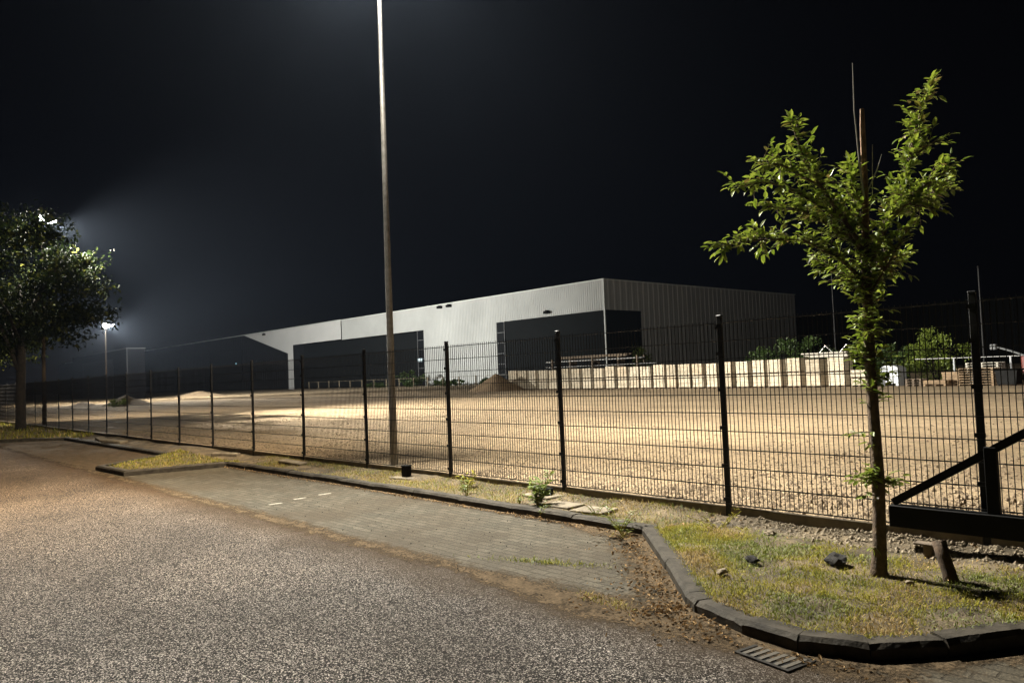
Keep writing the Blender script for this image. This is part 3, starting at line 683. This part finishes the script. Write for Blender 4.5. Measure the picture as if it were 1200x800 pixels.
# pale post-and-rail fence at the warehouse foot
t = empty('rail_fence', (-145, 74, .19), label='pale post and rail fence before the dark loading bay', cat='fence')
for k in range(16):
    x = k * 4.2; b = MB(); b.box(x - .12, -.06, 0, x + .12, .06, 1.55); b.build('post', M['concrete'], t)
b = MB(); b.box(0, -.1, 1.44, 63, -.062, 1.49); b.build('rail', M['concrete'], t)
# ------------------------------------------------------------------ small things on the verge
t = empty('cable_pedestal', (-10.72, 7.2, .1), .2, label='black cable pedestal on a cracked concrete slab beside the lamp post', cat='pedestal')
b = MB(); b.bbox(-.065, -.06, .03, .065, .06, .2, .01); b.build('cabinet', M['blackmatt'], t)
b = MB(); b.bbox(-.072, -.067, .2, .072, .067, .225, .008); b.build('lid', M['blackmatt'], t)
b = MB(); b.bbox(-.28, -.16, -.04, .24, .12, .028, .012); b.build('slab', M['concrete'], t)
t = empty('ground_box', (-7.42, 7.18, .1), -.12, label='low black ground box on a slab beside the fence post', cat='box')
b = MB(); b.bbox(-.14, -.09, .04, .13, .08, .13, .012); b.build('box_body', M['blackmatt'], t)
b = MB(); b.bbox(-.26, -.18, -.04, .28, .14, .04, .01); b.build('slab', M['concrete'], t)
for (x, y, w, d, a, lab) in ((-6.75, 6.86, .5, .3, -.05, 'beige paving slab lying beside the tall weed'), (-6.2, 6.83, .5, .32, .04, 'beige paving slab at the foot of the fence post')):
    b = MB(); b.bbox(-w / 2, -d / 2, -.06, w / 2, d / 2, .012, .008); o = b.build('paving_slab', M['concrete']); o.location = (x, y, .11); o.rotation_euler = (.02, -.03, a); tag(o, lab, 'slab', 'loose slabs on the verge')
for (x, y, r, fl, m, lab) in ((-3.53, 5.86, .065, .4, 'darkrock', 'dark stone in the grass left of the tree'), (-3.52, 5.38, .055, .38, 'palerock', 'pale stone in the grass near the kerb corner'), (-2.98, 6.24, .1, .5, 'darkrock', 'large dark lump in the grass just left of the young tree'), (-2.3, 5.98, .035, .6, 'palerock', 'small pale pebble before the leaning stump'), (-3.95, 6.9, .06, .4, 'palerock', 'flat pale stone by the fence foot')):
    b = MB(); b.rock((0, 0, 0), r, fl, .35, 2); o = b.build('stone', M[m], smooth=False); o.location = (x, y, .10 + r * .25); tag(o, lab, 'stone')
# broken concrete scraps along the far verge
for (x, y, s, a, lab) in ((-26.5, 6.75, .55, .3, 'pale concrete scrap behind the further parking bay, nearer the grass island'), (-28.2, 6.8, .5, -.1, 'pale concrete scrap behind the further parking bay, nearer the big tree'), (-18.0, 7.0, .35, .6, 'small concrete scrap between the grass island and the fence'), (-14.6, 7.05, .4, .1, 'flat concrete scrap on the verge between grass island and lamp post')):
    b = MB(); b.bbox(-s, -s * .25, -.03, s, s * .25, .05, .015); o = b.build('concrete_scrap', M['concrete']); o.location = (x, y, .13); o.rotation_euler = (.05, .04, a)
    tag(o, lab, 'rubble', 'concrete scraps on the verge')
def weed(x, y, h, n, lab, m='weed', spread=.12):
    t = empty('weed_plant', (x, y, .1), label=lab, cat='weed', group='weeds on the verge and paving')
    P = []; D = []; L = []
    b = MB()
    for k in range(max(3, n // 9)):
        a = random.random() * 6.28; r = random.random() * spread; top = Vector((math.cos(a) * (r + spread * .6), math.sin(a) * (r + spread * .6), h * random.uniform(.5, 1)))
        st = Vector((math.cos(a) * r * .3, math.sin(a) * r * .3, -.02)); b.tube([st, st.lerp(top, .5) + Vector((0, 0, h * .1)), top], [.005, .004, .002], 4)
        for q in range(9):
            f = random.uniform(.15, 1); p = st.lerp(top, f); aa = random.random() * 6.28
            P.append(p); D.append((math.cos(aa), math.sin(aa), random.uniform(-.1, .8))); L.append(random.uniform(.35, .6) * h * .6)
    b.build('stem', M['olive'], t)
    n = len(P); leaf_mesh('foliage', P, D, np.array([[0, 0, 1.]] * n) + .4 * rnd_unit(n), L, np.array(L) * .28, M[m], parent=t)
weed(-7.05, 6.72, .42, 130, 'tall bright green weed behind the kerb between two posts')
weed(-7.35, 6.66, .2, 30, 'small green weed just left of the tall one')
weed(-8.5, 6.72, .26, 50, 'leafy green weed in the verge right of the slim fence post')
weed(-8.9, 7.1, .3, 60, 'dull green weed clump against the fence base', 'olive')
weed(-6.05, 6.72, .17, 40, 'low weed in front of the slab under the fence post')
weed(-5.35, 6.28, .24, 60, 'green weed tuft at the foot of the kerb corner', spread=.16)
weed(-5.1, 6.05, .16, 50, 'lower weed tuft against the slanting kerb', 'green', .16)
weed(-6.65, 6.35, .16, 30, 'little weed leaning over the kerb edge')
weed(-4.55, 6.95, .16, 50, 'grey green weed before the fence near the grass corner', 'olive', .2)
weed(-1.25, 6.6, .3, 70, 'dark weed under the gate at the right edge', 'green')
# ------------------------------------------------------------------ grass, litter, pebbles
def blades(name, regions, label):
    V = []; F = []; MI = []
    for (n, fx, hl, hh, w) in regions:
        for _ in range(n):
            r = fx()
            if r is None: continue
            x, y, z, mi = r; L = random.uniform(hl, hh); a = random.random() * 6.28; tilt = random.uniform(.35, 1.5)
            d = Vector((math.cos(a) * math.sin(tilt), math.sin(a) * math.sin(tilt), math.cos(tilt))); s = Vector((-math.sin(a), math.cos(a), 0)) * w * random.uniform(.6, 1.3)
            p = Vector((x, y, z - .01)); o = len(V); mid = p + d * L * .55 + Vector((0, 0, L * .1)); tip = p + d * L
            V += [p - s, p + s, mid + s * .7, mid - s * .7, tip]; F += [(o, o + 1, o + 2, o + 3), (o + 3, o + 2, o + 4)]; MI += [mi, mi]
    me = bpy.data.meshes.new(name); me.from_pydata([tuple(v) for v in V], [], F)
    for m in ('straw', 'olive', 'green'): me.materials.append(M[m])
    me.polygons.foreach_set('material_index', MI); me.update(); o = bpy.data.objects.new(name, me); col.objects.link(o)
    return tag(o, label, 'grass', kind='stuff')
def pick(x, y):
    g = noise.noise(Vector((x * 1.5, y * 1.5, 4))) * 1.3 + random.uniform(-.22, .22)
    return 2 if g > .12 else (1 if g > -.3 else 0)
def kd(x, y):
    best = 9
    for a, b in zip(KL[5:], KL[6:]):
        ax, ay = a; dx, dy = b[0] - ax, b[1] - ay
        t = min(1, max(0, ((x - ax) * dx + (y - ay) * dy) / (dx * dx + dy * dy))); best = min(best, math.hypot(x - ax - t * dx, y - ay - t * dy))
    return best
def in_corner():
    x = random.uniform(-5.0, -.9); yf = yfront(x); y = random.uniform(yf, 7.0); d_ = kd(x, y)
    if d_ < KW * random.uniform(.6, 1.05): return None
    edge = noise.noise(Vector((x * 2, y * 2, 8)))
    if y > 6.75 and random.random() < .65: return None
    if edge < -.2 and random.random() < .6: return None
    return x, y, max(vz(x, y, yf + KW * .6), KH if d_ < KW else 0), pick(x, y)
def in_strip():
    x = random.uniform(-16.4, -4.8); yf = yfront(x) + KW * random.uniform(.6, 1); y = random.uniform(yf, 7.38)
    if noise.noise(Vector((x * 1.1, y * 1.8, 2))) < random.uniform(-.35, .25): return None
    return x, y, vz(x, y, yf), pick(x + 9, y) if random.random() < .6 else 0
def in_island():
    x = random.uniform(-20.2, -16.5); yf = yfront(x) + KW; y = random.uniform(yf, 6.7)
    return x, y, vz(x, y, yf), random.choice((0, 1, 1, 2))
def in_far():
    x = random.uniform(-60, -31); yf = yfront(x) + KW; y = random.uniform(yf, 7.3)
    return x, y, vz(x, y, yf), random.choice((0, 1, 1, 2))
def in_tuft():
    x = random.gauss(-5.15, .28); y = 5.0 + (x + 5.15) * .45 + random.gauss(0, .05); return x, y, .012, random.choice((1, 2, 2))
def in_tuft2():
    x, y = random.choice(((-4.1, 4.46), (-3.8, 4.42), (-5.3, 6.25))); return x + random.gauss(0, .09), y + random.gauss(0, .04), .012, random.choice((0, 1))
blades('grass', [(85000, in_corner, .018, .055, .0034), (36000, in_strip, .02, .08, .003), (5000, in_island, .04, .1, .006), (4000, in_far, .1, .25, .015), (500, in_tuft, .02, .06, .003), (300, in_tuft2, .02, .06, .003)], 'dry patchy grass on the kerb corner and along the verge')
def litter(n):
    P = []; 
    while len(P) < n:
        k = random.random()
        if k < .55:
            i = random.choice((8, 9, 9, 10, 10, 11, 12)); t = random.random(); a, b_ = Vector(KL[i]), Vector(KL[i + 1]); nn = seg_norm(a, b_)
            p = a.lerp(b_, t) - nn * abs(random.gauss(0, .22 if i > 8 else .07)); P.append((p.x, p.y, .012 + random.random() * .02))
        elif k < .8:
            x = random.uniform(-16.5, -5.2); P.append((x, yfront(x) - abs(random.gauss(0, .07)) - .01, .01 + random.random() * .01))
        elif k < .9:
            P.append((random.uniform(-4.2, -1.3), random.gauss(4.33, .08), .015))
        else:
            x = random.uniform(-14, -1.2); yf = yfront(x) + KW; y = random.uniform(max(yf, 6.7), 7.35) if random.random() < .7 else random.uniform(yf, 7.3); P.append((x, y, vz(x, y, yf) + .02))
    D = rnd_unit(n); D[:, 2] *= .35; N = np.array([[0, 0, 1.]] * n) + .6 * rnd_unit(n); L = RNG.uniform(.015, .045, n)
    return tag(leaf_mesh('leaf_litter', P, D, N, L, L * .55, M['litter'], fold=.4, droop=-.2), 'brown dead leaves gathered along the kerb', 'dead leaves', kind='stuff')
litter(1500)
def pebbles(n, fx, name, m, label):
    V = np.zeros((n, 6, 3)); F = []
    base = np.array([(1, 0, 0), (-1, 0, 0), (0, 1, 0), (0, -1, 0), (0, 0, .8), (0, 0, -.8)], float)
    tri = [(0, 2, 4), (2, 1, 4), (1, 3, 4), (3, 0, 4), (2, 0, 5), (1, 2, 5), (3, 1, 5), (0, 3, 5)]
    for i in range(n):
        x, y, z, s = fx(); V[i] = base * RNG.uniform(.6, 1.4, (6, 1)) * s + (x, y, z)
        F += [tuple(j + i * 6 for j in t) for t in tri]
    me = bpy.data.meshes.new(name); me.from_pydata(V.reshape(-1, 3).tolist(), [], F); me.materials.append(m); me.update()
    o = bpy.data.objects.new(name, me); col.objects.link(o); return tag(o, label, 'gravel', kind='stuff')
def yardpt():
    y = YP + .1 + random.expovariate(1 / 5.); x = random.uniform(-26 - y * .6, 2.5); s = random.choice((.007, .009, .012, .012, .016, .026)) * (1 + y * .015)
    return x, y, yz(x, y) + s * .2, s
def lumppt():
    y = YP + .08 + random.expovariate(1 / 1.6); x = random.uniform(-10, 2.5); s_ = random.choice((.012, .016, .02, .026, .036)) * (1 if x > -6 else .7)
    return x, y, yz(x, y) + s_ * .1, s_
pebbles(6000, lumppt, 'stony_lumps', M['lump'], 'brown stony lumps in the yard close behind the fence')
pebbles(22000, yardpt, 'gravel', M['pebble'], 'loose stones scattered over the sandy yard near the fence')
def rubblept():
    x = -.85 - abs(random.expovariate(1 / 4.5)); y = random.gauss(7.2, .12); s_ = random.choice((.005, .007, .009, .012, .014, .022)) * (1.2 if x > -5 else .7)
    if y > 7.38: y = 7.36
    return x, y, vz(x, y, yfront(x)) + s_ * .15 if x > -16 else .1, s_
pebbles(3000, rubblept, 'rubble', M['palerock'], 'rubble and stones strewn along the foot of the fence')
def roadpt():
    x = random.uniform(-13, -2); y = random.uniform(4.1, 6.3); return x, y, .008, random.choice((.002, .003, .003, .004, .007))
pebbles(900, roadpt, 'road_grit', M['darkrock'], 'fine dark grit and crumbs on the parking bay')
# ------------------------------------------------------------------ the young tree
BASE = Vector((-2.61, 6.19, .08)); RT = Vector((.671, .7415, 0)); FH = Vector((-.7415, .671, 0))
tree = empty('young_tree', BASE, label='young tree with dead broken top and leafy side branches on the grass corner', cat='tree')
def tp(a, z, d=0): return RT * a + FH * d + Vector((0, 0, z))
# branches in tree space: (along the fence diagonal, away from the street, height)
BR = [
    [(0.042, -0.0, 2.308), (-0.176, -0.038, 2.519), (-0.49, -0.075, 2.677), (-0.843, -0.113, 2.684), (-1.16, -0.15, 2.642)],
    [(0.047, -0.0, 2.516), (-0.113, 0.062, 2.848), (-0.391, 0.125, 3.086), (-0.646, 0.188, 3.218), (-0.885, 0.25, 3.2)],
    [(0.037, 0.0, 2.586), (-0.245, -0.1, 2.957), (-0.472, -0.2, 3.248), (-0.596, -0.3, 3.492)],
    [(-0.367, -0.165, 3.083), (-0.713, -0.307, 3.228), (-0.911, -0.45, 3.222)],
    [(0.064, 0.0, 2.446), (0.261, 0.05, 2.796), (0.446, 0.1, 3.117), (0.568, 0.15, 3.52), (0.751, 0.2, 3.965)],
    [(0.271, 0.07, 2.799), (0.445, -0.09, 3.035), (0.613, -0.25, 3.158)],
    [(0.316, 0.08, 2.87), (0.67, 0.265, 3.025), (0.988, 0.45, 3.198)],
    [(0.065, -0.0, 2.238), (0.165, -0.175, 2.485), (0.185, -0.35, 2.641)],
    [(0.04, -0.0, 2.274), (-0.091, 0.175, 2.391), (-0.189, 0.35, 2.542)],
    [(0.046, -0.0, 2.724), (0.007, 0.075, 3.022), (0.021, 0.15, 3.29)],
    [(0.05, -0.0, 2.55), (-0.076, 0.167, 2.779), (-0.319, 0.333, 2.987), (-0.579, 0.5, 3.085)],
    [(0.341, 0.08, 2.916), (0.415, -0.01, 2.948), (0.544, -0.1, 2.88)],
    [(0.521, 0.15, 3.339), (0.671, 0.125, 3.455), (0.728, 0.1, 3.479)],
    [(0.05, -0.0, 2.35), (0.275, 0.15, 2.468), (0.486, 0.3, 2.539)]]

tb = MB()
trunk = [(0, -.06), (.0, .03), (.018, .2), (.037, .735), (.035, 1.278), (.032, 1.689), (.038, 2.239), (.048, 2.655)]
tb.tube([tp(a + random.uniform(-.006, .006), z, random.uniform(-.006, .006)) for a, z in trunk], [.085, .064, .052, .046, .043, .042, .038, .03], 12)
P = []; D = []; L = []; MI = []
def twig(p0, dirv, ln, nl, lmin=.045, lmax=.086):
    p1 = p0 + dirv * ln; tb.tube([p0, p0.lerp(p1, .5) + Vector((0, 0, .01)), p1], [.0045, .003, .0015], 4, False)
    for q in range(nl):
        f = (q + .6) / nl; p = p0.lerp(p1, f); side = dirv.cross(Vector((0, 0, 1))).normalized() * (1 if q % 2 else -1)
        d = (dirv * random.uniform(.3, .9) + side * random.uniform(.5, 1.1) + Vector((random.gauss(0, .3), random.gauss(0, .3), random.gauss(.05, .3))))
        P.append(p); D.append(d); L.append(random.uniform(lmin, lmax)); MI.append(1 if random.random() < .06 + (.12 if p.z > 3.5 else 0) else 0)
    P.append(p1); D.append(dirv + Vector((0, 0, -.1))); L.append(random.uniform(lmin, lmax)); MI.append(0)
for pts in BR:
    pp = [tp(a, z, d) for a, d, z in pts]
    r0 = .02 if len(pts) > 3 else .012
    tb.tube(pp, [r0 * (1 - .75 * i / (len(pp) - 1)) for i in range(len(pp))], 7)
    for i in range(len(pp) - 1):
        a, b_ = pp[i], pp[i + 1]; seg = (b_ - a); ln = seg.length; n = int(ln / .014)
        for q in range(n):
            f = (q + random.random()) / n; fr = (i + f) / (len(pp) - 1)
            if fr < .12 and random.random() < .4: continue
            dv = seg.normalized() * random.uniform(.1, .8) + Vector((random.gauss(0, .55), random.gauss(0, .55), random.gauss(.25, .5))); dv.normalize()
            twig(a.lerp(b_, f), dv, random.uniform(.06, .22) * (1.15 - .45 * fr), random.randint(3, 6))
    twig(pp[-1], (pp[-1] - pp[-2]).normalized(), .1, 6)
# epicormic shoots up the trunk
for z in np.arange(1.3, 2.6, .0075):
    if z < 1.55 and random.random() < .55: continue
    a = random.random() * 6.28; dv = Vector((math.cos(a), math.sin(a), random.uniform(-.1, .9))).normalized(); twig(tp(.035, z), dv, random.uniform(.06, .2), random.randint(3, 5))
for (z, az, n) in ((.70, 3.9, 6), (.76, 4.6, 5), (.8, 4.0, 4), (.72, .7, 5), (.66, .9, 3), (1.0, 4.2, 1), (1.12, 3.9, 2), (.62, 4.1, 1), (.2, 4.6, 1)):
    for q in range(n):
        a = az + random.uniform(-.5, .5); dv = Vector((math.cos(a), math.sin(a), random.uniform(-.1, .8))).normalized(); twig(tp(.03, z), dv, random.uniform(.09, .22), 5, .05, .085)
tb.build('trunk', M['bark'], tree, smooth=True)
n = len(P); D = np.array([tuple(d) for d in D]); Nn = np.array([[0, 0, 1.]] * n) + .5 * rnd_unit(n); L = np.array(L)
leaf_mesh('crown', [tuple(p) for p in P], D, Nn, L, L * .5, [M['leaf'], M['leafnew']], MI, tree, fold=.18, droop=.25)
b = MB(); b.tube([tp(.048, 2.63), tp(.063, 2.898), tp(.07, 3.1), tp(.076, 3.352), tp(.08, 3.6), tp(.085, 3.739)], [.03, .027, .025, .023, .021, .016], 9)
b.build('dead_leader', M['deadwood'], tree)
b = MB(); b.tube([tp(.05, 3.0, -.02), tp(.009, 3.285, -.06), tp(-.008, 3.707, -.06), tp(.001, 4.096, -.06)], [.009, .008, .006, .003], 6); b.tube([tp(.07, 3.02), tp(.18, 3.243), tp(.222, 3.36)], [.006, .005, .002], 5); b.tube([tp(.22, 3.0, .2), tp(.25, 3.5, .2)], [.004, .002], 5)
b.build('dead_twig', M['board'], tree)
# ------------------------------------------------------------------ big trees and shrubs
def crown_pts(n_cl, per, c, r, clump, hollow=.35):
    P = []
    for _ in range(n_cl):
        while True:
            u = RNG.uniform(-1, 1, 3); q = np.linalg.norm(u)
            if hollow < q < 1 and noise.noise(Vector(u * 2.1 + c[0])) > -.12: break
        ctr = np.array(c) + u * np.array(r); s = clump * RNG.uniform(.5, 1.25)
        P.append(ctr + np.clip(RNG.normal(size=(per, 3)), -1.7, 1.7) * s * np.array([1, 1, .6]))
    return np.concatenate(P)
def leafy_tree(x, y, base, th, tr, c, r, n_cl, per, clump, lsize, label, m='leafbig', name='broad_tree', group=None, limbs=7):
    t = empty(name, (x, y, base), label=label, cat='tree', group=group)
    b = MB(); b.tube([(0, 0, -.15), (0, 0, .15), (0, 0, th * .5), (.05, .05, th), (.1, .0, c[2])], [tr * 1.6, tr * 1.1, tr, tr * .9, tr * .4], 12)
    for k in range(limbs):
        a = 6.28 * k / limbs + random.random(); z = th * random.uniform(.75, 1.5); e = Vector((math.cos(a) * r[0] * .7, math.sin(a) * r[1] * .7, c[2] + random.uniform(-.3, .6) * r[2]))
        st = Vector((.04, .02, z)); b.tube([st, st.lerp(e, .5) + Vector((0, 0, .3)), e], [tr * .45, tr * .25, tr * .08], 6)
    b.build('trunk', M['bigbark'], t, smooth=True)
    P = crown_pts(n_cl, per, c, r, clump); n = len(P); D = rnd_unit(n); D[:, 2] -= .3; L = RNG.uniform(.7, 1.3, n) * lsize
    leaf_mesh('crown', P, D, np.array([[0, 0, 1.]] * n) + .8 * rnd_unit(n), L, L * .6, M[m], parent=t); return t
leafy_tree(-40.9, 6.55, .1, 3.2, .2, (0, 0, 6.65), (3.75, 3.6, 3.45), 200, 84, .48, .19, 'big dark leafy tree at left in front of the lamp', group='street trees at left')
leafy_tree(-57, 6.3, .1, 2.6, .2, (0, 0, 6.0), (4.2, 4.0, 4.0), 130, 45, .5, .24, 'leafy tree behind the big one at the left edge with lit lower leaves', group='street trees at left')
def bush(x, y, rx, ry, h, ncl, per, ls, label, m='leafbush', name='bush', base=.15):
    t = empty(name, (x, y, base), label=label, cat='bush')
    b = MB()
    for k in range(6):
        a = 6.28 * k / 6; b.tube([(0, 0, -.05), (math.cos(a) * rx * .5, math.sin(a) * ry * .5, h * .7)], [.04, .015], 5)
    b.build('stem', M['bigbark'], t)
    P = crown_pts(ncl, per, (0, 0, h * .5), (rx, ry, h * .55), h * .09, .2); P[:, 2] = np.maximum(P[:, 2], .02); n = len(P); D = rnd_unit(n); D[:, 2] += .3; L = RNG.uniform(.7, 1.3, n) * ls
    leaf_mesh('foliage', P, D, np.array([[0, 0, 1.]] * n) + .8 * rnd_unit(n), L, L * .5, M[m], parent=t); return t
bush(-28.9, 55, 3.4, 1.8, 3.5, 110, 34, .22, 'round dark green bush behind the block stacks before the black hall')
bush(-20.2, 52, 1.7, 1.4, 2.4, 60, 34, .18, 'green bush right behind the young tree trunk')
bush(-17.6, 52, 1.9, 1.4, 3.1, 80, 34, .18, 'tall loose green bush above the white tank and timber', m='weed')
bush(-110.5, 76, 3.4, 1.6, 2.8, 60, 26, .35, 'dark green shrub at the warehouse wall beside the lamp post')
bush(-90.5, 77, 2.2, 1.2, 1.0, 40, 26, .3, 'low scrub at the wall foot behind the sand heap')
bush(-61.5, 78, 1.0, 1.0, 4.6, 26, 24, .3, 'slim young bush standing before the grey side wall', m='weed')
bush(-101.5, 77, 4.6, 1.2, 1.1, 60, 24, .3, 'long low scrub along the foot of the white wall')
bush(-122, 76, 4.6, 1.3, 1.0, 50, 24, .3, 'dark low scrub under the loading bay')
bush(-77.6, 20.2, 1.4, .8, .7, 30, 22, .2, 'green weeds on the right side of the pale soil heap', m='weed')
# ------------------------------------------------------------------ thin night haze that makes the lamps glow
m = bpy.data.materials.new('haze'); m.use_nodes = True; nt = m.node_tree; nt.nodes.clear()
out = nt.nodes.new('ShaderNodeOutputMaterial'); pv = nt.nodes.new('ShaderNodeVolumePrincipled')
pv.inputs['Color'].default_value = (.6, .74, 1, 1); pv.inputs['Density'].default_value = .00009; pv.inputs['Anisotropy'].default_value = .68
nt.links.new(pv.outputs[0], out.inputs['Volume'])
b = MB(); b.box(-905, -905, -1.5, 905, 1205, 18)
tag(b.build('haze', m), 'thin night haze over the whole yard', 'haze', kind='stuff')
# ------------------------------------------------------------------ sky, moonlight, camera
w = bpy.data.worlds.new('World'); scene.world = w; w.use_nodes = True; nt = w.node_tree
bg = nt.nodes['Background']; add = nt.nodes.new('ShaderNodeMix'); add.data_type = 'RGBA'; add.blend_type = 'ADD'; add.inputs[0].default_value = 1; sky = nt.nodes.new('ShaderNodeTexSky'); sky.sky_type = 'NISHITA'; sky.sun_disc = False
sky.sun_elevation = R(-6); sky.sun_rotation = R(-75); sky.air_density = 1; sky.dust_density = .5; sky.ozone_density = 3
nt.links.new(sky.outputs[0], add.inputs[6]); add.inputs[7].default_value = (.012, .012, .018, 1)
nt.links.new(add.outputs[2], bg.inputs[0]); bg.inputs[1].default_value = .05
cam = bpy.data.cameras.new('camera'); co = bpy.data.objects.new('camera', cam); col.objects.link(co); scene.camera = co
cam.sensor_width = 36; cam.sensor_fit = 'HORIZONTAL'; cam.lens = 887.7 / 1200 * 36; cam.clip_end = 3000; cam.clip_start = .05
fw = Vector((-.74078262, .67039568, .04255292)); r2 = Vector((.66924187, .74200351, -.03932051)); u2 = Vector((.0579347, .000649756, .99832016))
Mc = Matrix((r2, u2, -fw)).transposed().to_4x4(); Mc.translation = (0, 0, 1.78); co.matrix_world = Mc
vs_ = scene.view_settings; scene.display_settings.display_device = 'sRGB'; vs_.view_transform = 'Standard'; vs_.look = 'None'; vs_.exposure = 0; vs_.gamma = 1
scene.cycles.use_denoising = True
scene.cycles.max_bounces = 6; scene.cycles.sample_clamp_indirect = 4
